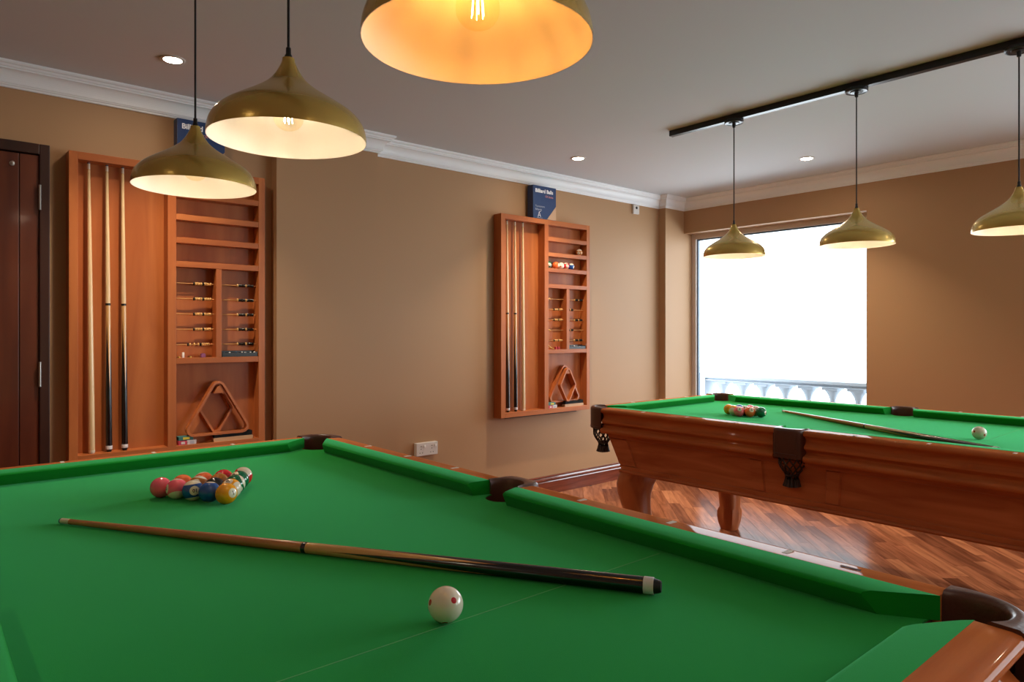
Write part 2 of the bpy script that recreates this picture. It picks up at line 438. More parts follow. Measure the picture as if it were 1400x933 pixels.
# windows: the first is in view, the others are added unseen for daylight
def window(i, y0, y1, loc=None, rz=0.):
    o = bpy.data.objects.new(f'window_{i}', None); COL.objects.link(o); o.location = loc or (XW+.146, (y0+y1)/2, WZ0); o.rotation_euler = (0, 0, rz); struct(o)
    w2 = (y1-y0)/2; h = WZ1-WZ0; t = .048
    m = MB()
    m.box(-.02, .04, -w2, -w2+t, 0, h).box(-.02, .04, w2-t, w2, 0, h).box(-.02, .04, -w2+t, w2-t, 0, t).box(-.02, .04, -w2+t, w2-t, h-t, h)
    m.build('window_frame', M_alu, o)
    g = MB(); u = .014
    g.box(.0, .03, -w2+t, -w2+t+u, t, h-t).box(.0, .03, w2-t-u, w2-t, t, h-t).box(.0, .03, -w2+t+u, w2-t-u, t, t+u).box(0, .03, -w2+t+u, w2-t-u, h-t-u, h-t)
    g.build('gasket', M_gasket, o)
    MB().box(.012, .018, -w2+t+u, w2-t-u, t+u, h-t-u).build('pane', M_glass, o)
    MB().box(-.21, -.02, -w2, w2, -.0, .02, .004).build('window_sill', M_alu, o)
    pl = bpy.data.lights.new('window_portal', 'AREA'); pl.shape = 'RECTANGLE'; pl.size = h-.1; pl.size_y = y1-y0-.1
    pl.cycles.is_portal = True
    p = bpy.data.objects.new('window_portal', pl); COL.objects.link(p); p.parent = o; p.location = (.055, 0, h/2); p.rotation_euler = (0, pi/2, 0)
for i, (a, b) in enumerate(WIN): window(i+1, a, b)
window(3, *FILL_RWIN, loc=((FILL_RWIN[0]+FILL_RWIN[1])/2, YR-.146, WZ0), rz=-pi/2)  # added rear window, out of view, fills the room with daylight

# balcony outside
struct(MB().box(XW+.2, 7.4, -3.5, 6.5, -.18, -.04).build('balcony_floor', M_soff))
struct(MB().box(XW+.2, 7.3, -3.5, 6.5, 2.62, 2.8).build('added_shade_slab', M_soff))  # unseen slab, added to shade the balustrade from overhead sky
bal = thing('balustrade', 'pale stone balustrade with bulbous balusters outside the window', 'balustrade', (7.0, 3.0, -.04))
m = MB()
for a, b in ((-4.5, 1.58), (1.70, 3.3)):
    m.prism([(-.09, .785), (-.12, .792), (-.12, .80), (-.10, .806), (-.10, .814), (-.14, .824), (-.14, .852), (.14, .852), (.14, .824), (.10, .814), (.10, .806), (.12, .80), (.12, .792), (.09, .785)], a, b)
m.build('handrail', M_stone, bal)
MB().box(-.13, .13, 1.58, 1.70, 0, .87, .01).build('pedestal', M_stone, bal)
MB().box(-.13, .13, -4.5, 1.58, 0, .12, .01).box(-.13, .13, 1.7, 3.3, 0, .12, .01).build('plinth', M_stone, bal)
bp = MB().box(-.078, .078, -.078, .078, .758, .785).box(-.08, .08, -.08, .08, .12, .16)
bp.lathe([(.06, .16), (.07, .18), (.05, .20), (.045, .22), (.075, .28), (.085, .34), (.080, .40), (.055, .48), (.034, .56), (.026, .62), (.030, .66), (.042, .70), (.056, .725), (.070, .745), (.074, .758)], 20)
bmesh_ = bp.mesh('baluster')
for k in range(-17, 13):
    y = .18+k*.25
    if abs(y-1.64) > .15 and y < 3.25: put('baluster', bmesh_, M_stone, bal, (0, y, 0))

# ------------------------------------------------------------------ billiard table
A, B = .552, 1.110        # cushion nose lines
T1 = (.651, 1.512); T2 = (3.625, 1.535)
def make_table():
    t = thing('billiard_table', 'near green billiard table with carved orange-brown rails and racked triangle of balls', 'billiard table', (T1[0], T1[1], 0))
    # bed: cloth-covered slab notched at the pockets
    ex, ey = A+.066, B+.066
    rc = .062; co = .045
    def corner(sx, sy):
        cx_, cy_ = sx*(A+co), sy*(B+co); k = math.degrees(math.acos((ex-A-co)/rc)); a0, a1 = -k, -(270-k)
        return [(cx_+sx*rc*cos(radians(a0+(a1-a0)*i/14)), cy_+sy*rc*sin(radians(a0+(a1-a0)*i/14))) for i in range(15)]
    def side(sx):
        r = .050
        return [(sx*ex+sx*r*cos(radians(-90-180*i/12)), r*sin(radians(-90-180*i/12))) for i in range(13)]
    # orientation made explicit: right side upwards, top leftwards, left side downwards, bottom rightwards
    sR = side(1)
    if sR[0][1] > sR[-1][1]: sR = sR[::-1]
    cPP = corner(1, 1)
    if cPP[0][0] < cPP[-1][0]: cPP = cPP[::-1]
    cNP = [(-x, y) for x, y in reversed(cPP)]; sL = [(-x, y) for x, y in reversed(sR)]
    cNN = [(-x, -y) for x, y in cPP]; cPN = [(-x, -y) for x, y in cNP]
    poly = sR+cPP+cNP+sL+cNN+cPN
    MB().prism(poly, ZC-.045, ZC, axis='z').build('cloth_bed', M_cloth, t)
    MB().box(-A+.0, A-.0, -.5985, -.5965, ZC, ZC+.0004).build('head_string', M_string, t)
    # rails
    wp = [(.066, ZR-.001), (.0665, ZR), (.068, ZR), (.1145, ZR-.0016), (.116, ZR-.0018), (.126, ZR-.004), (.132, ZR-.010), (.1335, ZR-.017), (.131, ZR-.023), (.124, ZR-.0265), (.1235, ZR-.027), (.1135, ZR-.031),
          (.1085, ZR-.040), (.1085, ZR-.050), (.1125, ZR-.060), (.1195, ZR-.0665), (.120, ZR-.067), (.1245, ZR-.070), (.1255, ZR-.076), (.1245, ZR-.081), (.118, ZR-.0835), (.1175, ZR-.084), (.110, ZR-.089), (.107, ZR-.097), (.110, ZR-.105),
          (.117, ZR-.1095), (.1175, ZR-.110), (.130, ZR-.1125), (.1375, ZR-.118), (.1395, ZR-.126), (.137, ZR-.134), (.129, ZR-.140), (.118, ZR-.1425), (.066, ZR-.1425)]
    cp = [(.067, ZR+.0005, 1), (.054, ZR+.001, .82), (.030, ZR, .45), (.010, ZR-.001, .12), (.002, ZR-.004, .02), (0, ZR-.0075, 0), (.003, ZR-.013, .02), (.010, ZR-.026, .12), (.017, ZC, .2), (.067, ZC, 1)]
    def rail(axis, sgn, s0, s1, n0, n1, b0, b1, sights, name='rail'):
        """axis 'y': rail along y at x=sgn*(A+o). wood from s0..s1, cushion nose n0..n1, cushion back b0..b1"""
        half = A if axis == 'y' else B
        def P(o, s, z):
            return (sgn*(half+o), s, z) if axis == 'y' else (s, sgn*(half+o), z)
        r = MB().loft([[P(o, s, z) for o, z in wp] for s in (s0, s1)], smooth=True).build(name, M_rail if axis == 'y' else M_railx, t)
        r0 = [P(o, n0+(b0-n0)*f, z) for o, z, f in cp]; r1 = [P(o, n1+(b1-n1)*f, z) for o, z, f in cp]
        MB().loft([r0, r1], smooth=True).build('cushion', M_cloth, r)
        for s in sights:
            a, b2 = .0135, .0055
            c = P(.099, s, ZR-.0009)
            vs = [(c[0]+dx, c[1]+dy, c[2]+dz) for dz in (-.001, .0009) for dx, dy in (((-a, -b2), (a, -b2), (a, b2), (-a, b2)) if axis == 'y' else ((-b2, -a), (b2, -a), (b2, a), (-b2, a)))]
            MB().add(vs, [(4, 5, 6, 7), (0, 1, 5, 4), (1, 2, 6, 5), (2, 3, 7, 6), (3, 0, 4, 7)]).build('rail_sight', M_pearl, r)
        return r
    dy = 2*B/8
    for sg in (1, -1):
        rail('y', sg, .0695, B-.002, .078, B-.098, .060, B, [dy, 2*dy, 3*dy])
        rail('y', sg, -B+.002, -.0695, -B+.098, -.078, -B, -.060, [-dy, -2*dy, -3*dy])
        rail('x', sg, -A+.002, A-.002, -A+.098, A-.098, -A, A, [-dy, 0, dy])
    # pockets
    def pocket(c, kind, rz):
        e = bpy.data.objects.new('pocket', None); COL.objects.link(e); e.parent = t; e.location = (c[0], c[1], 0); e.rotation_euler = (0, 0, rz); e.empty_display_size = .03
        if kind == 'corner':      # local +x,+y quadrant
            angs = [radians(-1+92*i/20) for i in range(21)]
            def prof(a):
                a_ = min(max(a, 0), pi/2); k = .043*(cos(a_)+sin(a_)); ri = k+math.sqrt(k*k-2*.043**2+.056**2)
                ro = .134+.012*sin(2*a_)
                return [(ri, ZC-.04), (ri, ZR-.014), (ri+.001, ZR-.004), (ri+.004, ZR+.002), (ri+.009, ZR+.005), (ro-.010, ZR+.004), (ro-.003, ZR-.001), (ro, ZR-.010), (ro, ZR-.118), (ro-.005, ZR-.120), (ro-.006, ZR-.02), (ri+.006, ZR-.012), (ri+.005, ZC-.04)]
            rows = [[(r*cos(a), r*sin(a), z) for r, z in prof(a)] for a in angs]
            nc = (.052, .052)
        else:                     # opening towards -x, centre on the wood line
            angs = [radians(-90+180*i/28) for i in range(29)]
            def prof(a):
                ex_, ey_ = .094, .0690
                ro = (abs(cos(a)/ex_)**5+abs(sin(a)/ey_)**5)**(-1/5)
                ri = (abs(cos(a)/.056)**2.1+abs(sin(a)/.054)**2.1)**(-1/2.1)
                return [(ri, ZC-.06), (ri, ZR-.014), (ri+.002, ZR-.004), (ri+.005, ZR+.002), (ri+.010, ZR+.004), (max(ro-.008, ri+.0102), ZR+.003), (max(ro-.002, ri+.0105), ZR-.002), (max(ro, ri+.0108), ZR-.010), (max(ro, ri+.0108), ZR-.126), (ro-.004, ZR-.126), (ri+.0065, ZR-.02), (ri+.006, ZC-.06)]
            rows = [[(r*cos(a), r*sin(a), z) for r, z in prof(a)] for a in angs]
            nc = (.030, 0)
        co_ = MB().loft(rows, smooth=True).build('leather_collar', M_leather, e)
        lc, lr = ((.045, .045), .0605) if kind == 'corner' else ((0, 0), .0490)
        MB().lathe([(lr, ZC-.002), (lr, ZC-.040), (lr*.6, ZC-.043), (1e-4, ZC-.043)], 32, (lc[0], lc[1], 0), cap=False).build('pocket_liner', M_leather, e)
        # stitched shield border
        m = MB(); zs = ZR-.108
        if kind == 'corner':
            pts = [((.1345+.012*sin(radians(2*a)))*cos(radians(a)), (.1345+.012*sin(radians(2*a)))*sin(radians(a)), zs) for a in range(6, 85, 6)]
            m.tube(pts, .0022, 6)
        else:
            m.tube([(.0945, y, zs) for y in (-.05, 0, .05)], .0022, 6); m.tube([(.0945, -.054, z) for z in (zs, ZR-.02)], .002, 6); m.tube([(.0945, .054, z) for z in (zs, ZR-.02)], .002, 6)
        m.build('stitched_edge', M_leather, co_)
        # net bag
        m = MB(); z0, z1 = ZR-.112, ZR-.207
        NS = 11
        def rad(f): return .062*(1-f)**.55*(1.0)+.024 if f < 1 else .024
        for k in range(NS):
            for sg2 in (1, -1):
                pts = []
                for i in range(9):
                    f = i/8; a = 2*pi*k/NS+sg2*f*1.25
                    rr = .056-.002*f if f < .45 else .056-(.030*((f-.45)/.55)**1.3)
                    pts.append((nc[0]+rr*cos(a), nc[1]+rr*sin(a), z0+(z1-z0)*f))
                m.tube(pts, .0036, 5)
        for f, rr in ((0, .056), (1, .027)):
            m.tube([(nc[0]+rr*cos(2*pi*i/20), nc[1]+rr*sin(2*pi*i/20), z0+(z1-z0)*f) for i in range(20)], .0045, 6, closed=True)
        m.build('net_bag', M_net, e)
        m = MB()
        for k in range(14):
            a = 2*pi*k/14
            m.tube([(nc[0]+rr*cos(a), nc[1]+rr*sin(a), z1+dz) for rr, dz in ((.026, .004), (.025, -.018), (.029, -.038), (.034, -.052))], [.006, .006, .0068, .0075], 6)
        m.build('leather_fringe', M_net, e)
    for sx, sy, rz in ((1, 1, 0), (-1, 1, pi/2), (-1, -1, pi), (1, -1, -pi/2)):
        pocket((sx*A, sy*B), 'corner', rz)
    pocket((A+.066, 0), 'side', 0); pocket((-A-.066, 0), 'side', pi)
    # cabinet: tapering box with framed panels
    zt, zb_ = ZR-.142, .533
    xt, yt, xb, yb = A+.085, B-.015, A+.068, B-.105
    rows = [[(x*sx, y*sy, z) for sx, sy in ((1, 1), (-1, 1), (-1, -1), (1, -1))] for x, y, z in ((xb, yb, zb_), (xt, yt, zt), (xt, yt, ZC-.045))]
    body = MB().loft(rows, smooth=False).build('cabinet', M_cab, t)
    def frame(side_len_t, side_len_b, ct, cb, axis, sgn, splits):
        """frame strips lying on the slanted side"""
        m = MB()
        def P(u, f, out):   # u -1..1 along, f 0 bottom..1 top
            L_ = side_len_b+(side_len_t-side_len_b)*f; c = cb+(ct-cb)*f+out; z = zb_+(zt-zb_)*f
            return (sgn*c, u*L_, z) if axis == 'y' else (u*L_, sgn*c, z)
        def strip(u0, u1, f0, f1, th=.009):
            vs = [P(u, f, o) for o in (-.002, th) for u, f in ((u0, f0), (u1, f0), (u1, f1), (u0, f1))]
            i = .006
            du = (1 if u1 > u0 else -1)*min(abs(u1-u0)*.3, .006); df = min((f1-f0)*.3, .02)
            vs[4:] = [P(u, f, th) for u, f in ((u0+du, f0+df), (u1-du, f0+df), (u1-du, f1-df), (u0+du, f1-df))]
            m.add(vs, [(4, 5, 6, 7), (0, 1, 5, 4), (1, 2, 6, 5), (2, 3, 7, 6), (3, 0, 4, 7), (0, 3, 2, 1)])
        strip(-1, 1, 0, .14); strip(-1, 1, .88, 1)
        for u0, u1 in splits: strip(u0, u1, .14, .88)
        m.build('panel_frame', M_cab, body)
    for sg in (1, -1):
        frame(yt, yb, xt, xb, 'y', sg, [(-1, -.88), (-.20, -.135), (.135, .20), (.88, 1)])
        frame(xt, xb, yt, yb, 'x', sg, [(-1, -.85), (.85, 1)])
    rows = []
    for o, z in ((-.004, zb_+.004), (.012, zb_+.003), (.016, zb_-.006), (.012, zb_-.014), (-.02, zb_-.016)):
        rows.append([((xb+o)*sx, (yb+o)*sy, z) for sx, sy in ((1, 1), (-1, 1), (-1, -1), (1, -1))])
    MB().loft(rows, smooth=False).build('base_moulding', M_cab, body)
    # cabriole legs
    lg = MB(); rows = []
    spec = [(.520, .092, 0), (.495, .096, .003), (.465, .098, .010), (.430, .094, .018), (.380, .084, .022), (.320, .074, .016), (.250, .066, .006), (.180, .060, -.002), (.150, .059, -.003),
            (.135, .062, 0), (.115, .066, .004), (.085, .066, .006), (.045, .060, .006), (.012, .054, .005), (0, .050, .004)]
    for z, h, off in reversed(spec):
        sec = []
        for i in range(24):
            a = 2*pi*i/24; k = (abs(cos(a))**3.2+abs(sin(a))**3.2)**(-1/3.2)
            lobe = 1+(.07*cos(8*a) if .03 < z < .14 else 0)
            sec.append((h*k*cos(a)*lobe+off, h*k*sin(a)*lobe+off, z))
        rows.append(sec)
    lg.loft(rows)
    lm = lg.mesh('leg')
    for sx, sy, rz in ((1, 1, 0), (-1, 1, pi/2), (-1, -1, pi), (1, -1, -pi/2)):
        put('leg', lm, M_leg, t, (sx*(A-.085), sy*(B-.105), 0), (0, 0, rz))
    return t
tab = make_table()
tab2 = copy_tree(tab); tab2.location = (T2[0], T2[1], 0)
tag(tab2, 'far green billiard table by the window with nine balls in a diamond', 'billiard table')
npl = MB().box(-.003, .003, -.018, .018, 0, .0008).build('maker_plate', M_plate, tab, (A+.094, -.955, ZR), (0, 0, 0))

# ------------------------------------------------------------------ balls
R_B = .0286
sph = MB(); prof = [(R_B*sin(pi*i/28), -R_B*cos(pi*i/28)) for i in range(29)]; prof[0] = (1e-5, -R_B); prof[-1] = (1e-5, R_B)
sph.lathe(prof, 48, cap=False); SPH = sph.mesh('ball')
SPH_C = {}
NUM = {}
def num_mesh(n):
    if n in NUM: return NUM[n]
    me = text_mesh(str(n), .0165 if n < 10 else .0135, .0004, 'CENTER')
    bm = bmesh.new(); bm.from_mesh(me); bmesh.ops.triangulate(bm, faces=bm.faces[:]); bmesh.ops.subdivide_edges(bm, edges=bm.edges[:], cuts=3, use_grid_fill=True); bm.verts.index_update()
    vs = [v.co.copy() for v in bm.verts]; fs = [tuple(v.index for v in f.verts) for f in bm.faces]; bm.free()
    cx_ = (max(v.x for v in vs)+min(v.x for v in vs))/2; cy_ = (max(v.y for v in vs)+min(v.y for v in vs))/2
    m = MB()
    for sg in (1, -1):
        m.add([Vector((sg, sg*(v.x-cx_)/R_B, (v.y-cy_)/R_B)).normalized()*R_B*1.006 for v in vs], fs)
    if n in (6, 9):
        for sg in (1, -1):
            q = [(-.0045, -.0082), (.0045, -.0082), (.0045, -.0070), (-.0045, -.0070)]
            m.add([Vector((sg, sg*x/R_B, y/R_B)).normalized()*R_B*1.006 for x, y in q], [(0, 1, 2, 3)])
    NUM[n] = m.mesh('number'); NUM[n].materials.append(M_dark)
    bpy.data.meshes.remove(me)
    return NUM[n]
def orient(pos, num, pole):
    """num, pole: (right, up, towards camera) directions as the camera sees them"""
    tc = (Vector((0, 0, CAM_H))-Vector(pos)).normalized(); rt = Vector((-tc.y, tc.x, 0)).normalized(); up = tc.cross(rt)
    X = (rt*num[0]+up*num[1]+tc*num[2]).normalized()
    Z = (rt*pole[0]+up*pole[1]+tc*pole[2]); Z = (Z-X*Z.dot(X)).normalized(); Y = Z.cross(X)
    return Matrix((X, Y, Z)).transposed().to_euler()
NAMES = {1: 'yellow', 2: 'blue', 3: 'red', 4: 'pink', 5: 'orange', 6: 'green', 7: 'brown', 8: 'black'}
def ball(n, pos, num, pole, label, group, name='billiard_ball'):
    if n not in SPH_C:
        me = SPH.copy(); me.name = 'ball'; me.materials.clear(); me.materials.append(MATS['ball_cue' if n == 0 else f'ball_{n}']); SPH_C[n] = me
    o = put(name, SPH_C[n], None, None, pos, orient(pos, num, pole)); tag(o, label, 'ball', group)
    if n: put('number', num_mesh(n), None, o)
    return o
def kind(n): return f'{NAMES[n if n < 9 else n-8]}-striped' if n > 8 else f'solid {NAMES[n]}'
D = 2*R_B+.0004
ap = (.649, 1.952)
rackn = [(1,), (2, 9), (10, 8, 14), (12, 15, 7, 6), (4, 5, 13, 3, 11)]
ORI = {1: ((.62, .02, .78), (-.4, .9, 0)), 2: ((.1, .98, .08), (1, 0, 0)), 9: ((-.25, .75, .55), (-.75, .1, -.65)), 10: ((.14, -.04, .98), (.1, -1, 0)), 8: ((.1, .95, -.2), (1, 0, 0)), 14: ((-.35, .6, -.7), (.75, -.35, .55)),
       12: ((.95, -.1, -.25), (.1, .88, -.45)), 15: ((-.3, .3, .9), (0, 1, .4)), 7: ((0, .7, -.7), (1, 0, 0)), 6: ((-.5, .62, .6), (0, 0, 1)), 4: ((.9, .1, .35), (0, 1, 0)), 5: ((.2, .5, -.8), (1, 0, 0)), 13: ((-.5, .25, .8), (-.45, .85, .1)), 3: ((.5, -.3, -.8), (0, 1, 0)), 11: ((-.6, -.1, .7), (.3, .85, .45))}
where = {1: 'at the tip of the triangle on the near table', 2: 'next to the yellow tip ball in the near triangle', 9: 'right behind the yellow tip ball in the near triangle', 10: 'in the front edge of the near triangle, number ten in view', 8: 'in the middle of the near triangle',
         14: 'with pale side showing on right edge of the near triangle', 12: 'beside the pink end ball of the near triangle', 15: 'inside the near triangle below the orange-striped ball', 7: 'inside the near triangle below the red ball', 6: 'on the right edge of the near triangle, number facing up',
         4: 'at the left corner of the near triangle', 5: 'in the back row of the near triangle', 13: 'in the middle of the back row of the near triangle', 3: 'in the back row of the near triangle', 11: 'at the far right corner of the near triangle'}
for j, row in enumerate(rackn):
    for i, n in enumerate(row):
        pos = (ap[0]+(i-j/2)*D, ap[1]+j*D*math.sqrt(3)/2, ZC+R_B)
        ball(n, pos, *ORI[n], f'{kind(n)} ball {where[n]}', 'balls racked in a triangle on the near table')
c2 = (3.535, 2.100)
dia = [[(1, 0)], [(9, -.5), (2, .5)], [(4, -1), (8, 0), (3, 1)], [(5, -.5), (7, .5)], [(6, 0)]]
OR2 = {1: ((-.7, .2, -.6), (0, 1, 0)), 9: ((.9, .2, .3), (-.4, -.3, .85)), 2: ((.2, .7, -.6), (1, 0, 0)), 4: ((.1, .5, .85), (0, 1, 0)), 8: ((0, .6, .75), (0, 1, 0)), 3: ((.2, .2, -.9), (1, 0, 0)), 5: ((.32, .42, .85), (0, 1, 0)), 7: ((.1, .4, .8), (0, 1, 0)), 6: ((.92, -.1, .35), (0, 1, 0))}
wh2 = {1: 'at the left tip of the diamond on the far table', 9: 'beside the yellow tip ball of the far diamond', 2: 'at the back of the diamond on the far table', 4: 'at the front of the diamond on the far table', 8: 'in the middle of the diamond on the far table', 3: 'behind the orange ball in the far diamond', 5: 'at the front of the far diamond beside the pink ball', 7: 'behind the green ball in the far diamond', 6: 'at the right tip of the diamond on the far table'}
for j, row in enumerate(dia):
    for n, lx in row:
        pos = (c2[0]+lx*D, c2[1]+(2-j)*D*math.sqrt(3)/2, ZC+R_B)
        ball(n, pos, *OR2[n], f'{kind(n)} ball {wh2[n]}', 'balls racked in a diamond on the far table')
ball(0, (.655, .925, ZC+R_B), (.46, .2, .86), (.0, .95, -.3), 'ivory cue ball with red dots in front of the cue on the near table', None, 'cue_ball')
ball(0, (3.54, .968, ZC+R_B), (.68, -.28, .66), (.35, .9, .1), 'ivory cue ball with red dots alone on the far table', None, 'cue_ball')

# ------------------------------------------------------------------ cues
CL = 1.457
def cue_parts(t, plain=False, shaft=None):
    def seg(name, pr, m, par=t):
        return MB().lathe(pr, 20).build(name, m, par)
    if plain:
        seg('shaft', [(.0146, .016), (.0140, .30), (.0120, .75), (.0090, 1.15), (.0066, CL-.034)], M_maple)
        seg('bumper', [(.012, 0), (.0144, .006), (.0146, .016)], M_ferr)
    else:
        seg('bumper', [(.0095, 0), (.0115, .004), (.0135, .013)], M_rubber)
        seg('butt_band', [(.0150, .013), (.0154, .015), (.0154, .030), (.0152, .031)], M_cwht)
        seg('butt', [(.0151, .031), (.0146, .20), (.0136, .45), (.0118, .742)], M_points)
        seg('joint_ring', [(.0118, .742), (.0121, .743), (.0121, .752), (.0117, .753)], M_cblk)
        seg('shaft', [(.0117, .753), (.0105, .95), (.0084, 1.20), (.0066, CL-.034)], shaft or M_tan)
    seg('ferrule', [(.0067, CL-.034), (.0065, CL-.007)], M_ferr)
    seg('leather_tip', [(.0065, CL-.007), (.0062, CL-.003), (.0035, CL)], M_tipb)
def cue(butt, tip, label, group, plain=False, src=None, spin=0., shaft=None):
    b, tp = Vector(butt), Vector(tip); d = (tp-b).normalized()
    e = d.to_track_quat('Z', 'Y').to_matrix() @ Matrix.Rotation(spin, 3, 'Z')
    if src is None:
        o = thing('cue', label, 'cue', butt, e.to_euler(), group); cue_parts(o, plain, shaft)
    else:
        o = copy_tree(src); o.location = butt; o.rotation_euler = e.to_euler(); tag(o, label, 'cue')
        if group: o['group'] = group
    return o
c_near = cue((1.013, .766, ZC+.0156), (.271, 2.023, ZC+.0072), 'billiard cue with black spliced butt lying across the near table', 'billiard cues', spin=.5+pi/4)
cue((3.142, .787, ZC+.0157), (3.866, 2.052, ZC+.0072), 'billiard cue lying across the far table, butt against its near rail', 'billiard cues', src=c_near, spin=.5+pi/4)

# ------------------------------------------------------------------ wall racks
RX = (.571, 3.309); RZ0, RZ1 = .660, 2.190; RW, RD = .963, .088
def make_rack():
    t = thing('cue_rack', 'wooden wall rack with cues and scoring beads nearest the dark door', 'cue rack', (RX[0], WB, RZ0))
    h = RZ1-RZ0; f = -RD
    def bx(name, x0, x1, z0, z1, m, y0=f, y1=0., b=.0015): return MB().box(x0, x1, y0, y1, z0-RZ0, z1-RZ0, b).build(name, m, t)
    MB().box(.03, RW-.03, -.012, 0, .02, h-.02).build('back_panel', M_rack, t)
    bx('stile', 0, .038, RZ0, RZ1, M_rack); bx('stile', RW-.036, RW, RZ0, RZ1, M_rack)
    bx('top_board', .038, RW-.036, RZ1-.038, RZ1, M_rackh); bx('bottom_board', .038, RW-.036, RZ0, RZ0+.037, M_rackh)
    bx('divider', .445, .487, RZ0+.037, RZ1-.038, M_rack)
    for z in (2.057, 1.935, 1.812, 1.684, 1.165): bx('shelf', .487, RW-.036, z-.031, z, M_rackh, f+.001, -.012)
    bx('partition', .692, .722, 1.165, 1.653, M_rack, f+.002, -.012)
    MB().prism([(.681, .966-RZ0), (.735, .966-RZ0), (.714, 1.004-RZ0), (.702, 1.004-RZ0)], -.086, -.012).build('hanger_block', M_rackh, t)
    MB().box(.08, RW-.12, -.05, -.01, -.012, 0).build('wall_batten', M_dark, t)
    return t
def rod(t, x0, x1, z, pat):
    """pat: list of (start fraction, colours) bead runs"""
    y = -.045
    r = MB().tube([(x0-.004, y, z-RZ0), (x1+.004, y, z-RZ0)], .0028, 8).build('scoring_rod', M_rod, t)
    ms = {'d': MB(), 'l': MB()}
    for x, c in pat:
        n = 12; rows = []
        for k, (dx, rr) in enumerate(((-.0046, .004), (-.003, .0082), (0, .0096), (.003, .0082), (.0046, .004))):
            rows.append([(x+dx, y+rr*cos(2*pi*i/n), z-RZ0+rr*sin(2*pi*i/n)) for i in range(n)])
        ms[c].loft(rows)
    if ms['d'].v: ms['d'].build('dark_beads', M_beadd, r)
    if ms['l'].v: ms['l'].build('light_beads', M_beadl, r)
def run(x, s, step=.0096, gaps=()):
    out = []
    for i, c in enumerate(s):
        if c != ' ': out.append((x+i*step, c))
    return out
racks = []
RODZ = [1.568-.083*i for i in range(5)]
# rack by the door: beads pushed right
for ri in range(2):
    t = make_rack(); racks.append(t)
    if ri:
        t.location = (RX[1], WB, RZ0); tag(t, 'wooden wall rack with cues and balls on shelves nearer the window', 'cue rack')
    for i, z in enumerate(RODZ):
        if ri == 0:
            a = run(.588, 'dlllldllll') if i < 4 else run(.557, 'dl l ldllll', .0108)
            b = run(.822, 'lddddldddd')
        else:
            a = run(.500, 'ldlll') if i in (0, 3) else run(.588, 'dlllldllll')
            b = run(.734, 'ddddlddd') if i in (1, 3) else run(.822, 'lddddldddd')
        rod(t, .487, .692, z, a); rod(t, .722, RW-.036, z, b)
# cues standing in the racks
zb_c = RZ0+.037
c_plain = cue((RX[0]+.104, WB-.048, zb_c), (RX[0]+.092, WB-.036, zb_c+CL), 'plain maple cue standing leftmost in the rack by the door', 'cues standing in the wall racks', plain=True)
c_rack = cue((RX[0]+.180, WB-.048, zb_c), (RX[0]+.172, WB-.036, zb_c+CL), 'black-butted cue standing in the middle of the rack by the door', 'cues standing in the wall racks', shaft=M_maple)
cue((RX[0]+.251, WB-.048, zb_c), (RX[0]+.243, WB-.036, zb_c+CL), 'black-butted cue standing rightmost in the rack by the door', 'cues standing in the wall racks', src=c_rack)
cue((RX[1]+.100, WB-.048, zb_c), (RX[1]+.100, WB-.036, zb_c+CL), 'black-butted cue standing leftmost in the rack nearer the window', 'cues standing in the wall racks', src=c_rack)
cue((RX[1]+.178, WB-.048, zb_c), (RX[1]+.180, WB-.036, zb_c+CL), 'black-butted cue standing in the middle of the rack nearer the window', 'cues standing in the wall racks', src=c_rack)
cue((RX[1]+.258, WB-.048, zb_c), (RX[1]+.260, WB-.036, zb_c+CL), 'plain maple cue standing rightmost in the rack nearer the window', 'cues standing in the wall racks', src=c_plain)

# ball frames hung on the block
def rounded(pts, r, n=6):
    out = []; m = len(pts)
    for i in range(m):
        p = Vector(pts[i]); a = (Vector(pts[i-1])-p).normalized(); b = (Vector(pts[(i+1) % m])-p).normalized()
        half = math.acos(max(-1, min(1, a.dot(b))))/2; d = r/math.tan(half); c = p+(a+b).normalized()*(r/sin(half))
        s0 = p+a*d-c; s1 = p+b*d-c; a0 = math.atan2(s0.y, s0.x); a1 = math.atan2(s1.y, s1.x); da = (a1-a0+pi) % (2*pi)-pi
        for k in range(n+1): out.append((c.x+r*cos(a0+da*k/n), c.y+r*sin(a0+da*k/n)))
    return out
def outline(kind_, inset):
    if kind_ == 'tri':
        s = .385; hgt = s*math.sqrt(3)/2; c = hgt/3; k = 1-inset/c
        return rounded([(x*k, (z-c)*k+c) for x, z in ((-s/2, 0), (s/2, 0), (0, hgt))], .036-inset*.85)
    w_, h_ = .186, .322; ap_ = w_/2*h_/2/math.hypot(w_/2, h_/2); k = 1-inset/ap_
    return rounded([(x*k, z*k) for x, z in ((-w_/2, 0), (0, -h_/2), (w_/2, 0), (0, h_/2))], .026-inset*.85)
tri_m = MB().ring(outline('tri', 0), outline('tri', .012), -.019, .019).mesh('ball_triangle')
dia_m = MB().ring(outline('dia', 0), outline('dia', .011), -.0185, .0185).mesh('ball_diamond')
tz, dz_ = .736, .876
TOPIN = 1.036  # top of the block
for i in (0, 1):
    x = RX[i]+.708
    yt_, yd_ = (WB-.062, WB-.0225) if i == 0 else (WB-.033, WB-.073)
    who = 'in the rack by the door' if i == 0 else 'in the rack nearer the window'
    o = put('ball_triangle', tri_m, M_tri, None, (x, yt_, tz)); tag(o, f'wooden triangle ball frame hanging {who}', 'ball frame', 'triangle ball frames')
    o = put('ball_diamond', dia_m, M_tri, None, (x, yd_, dz_)); tag(o, f'wooden diamond ball frame hanging {who}', 'ball frame', 'diamond ball frames')

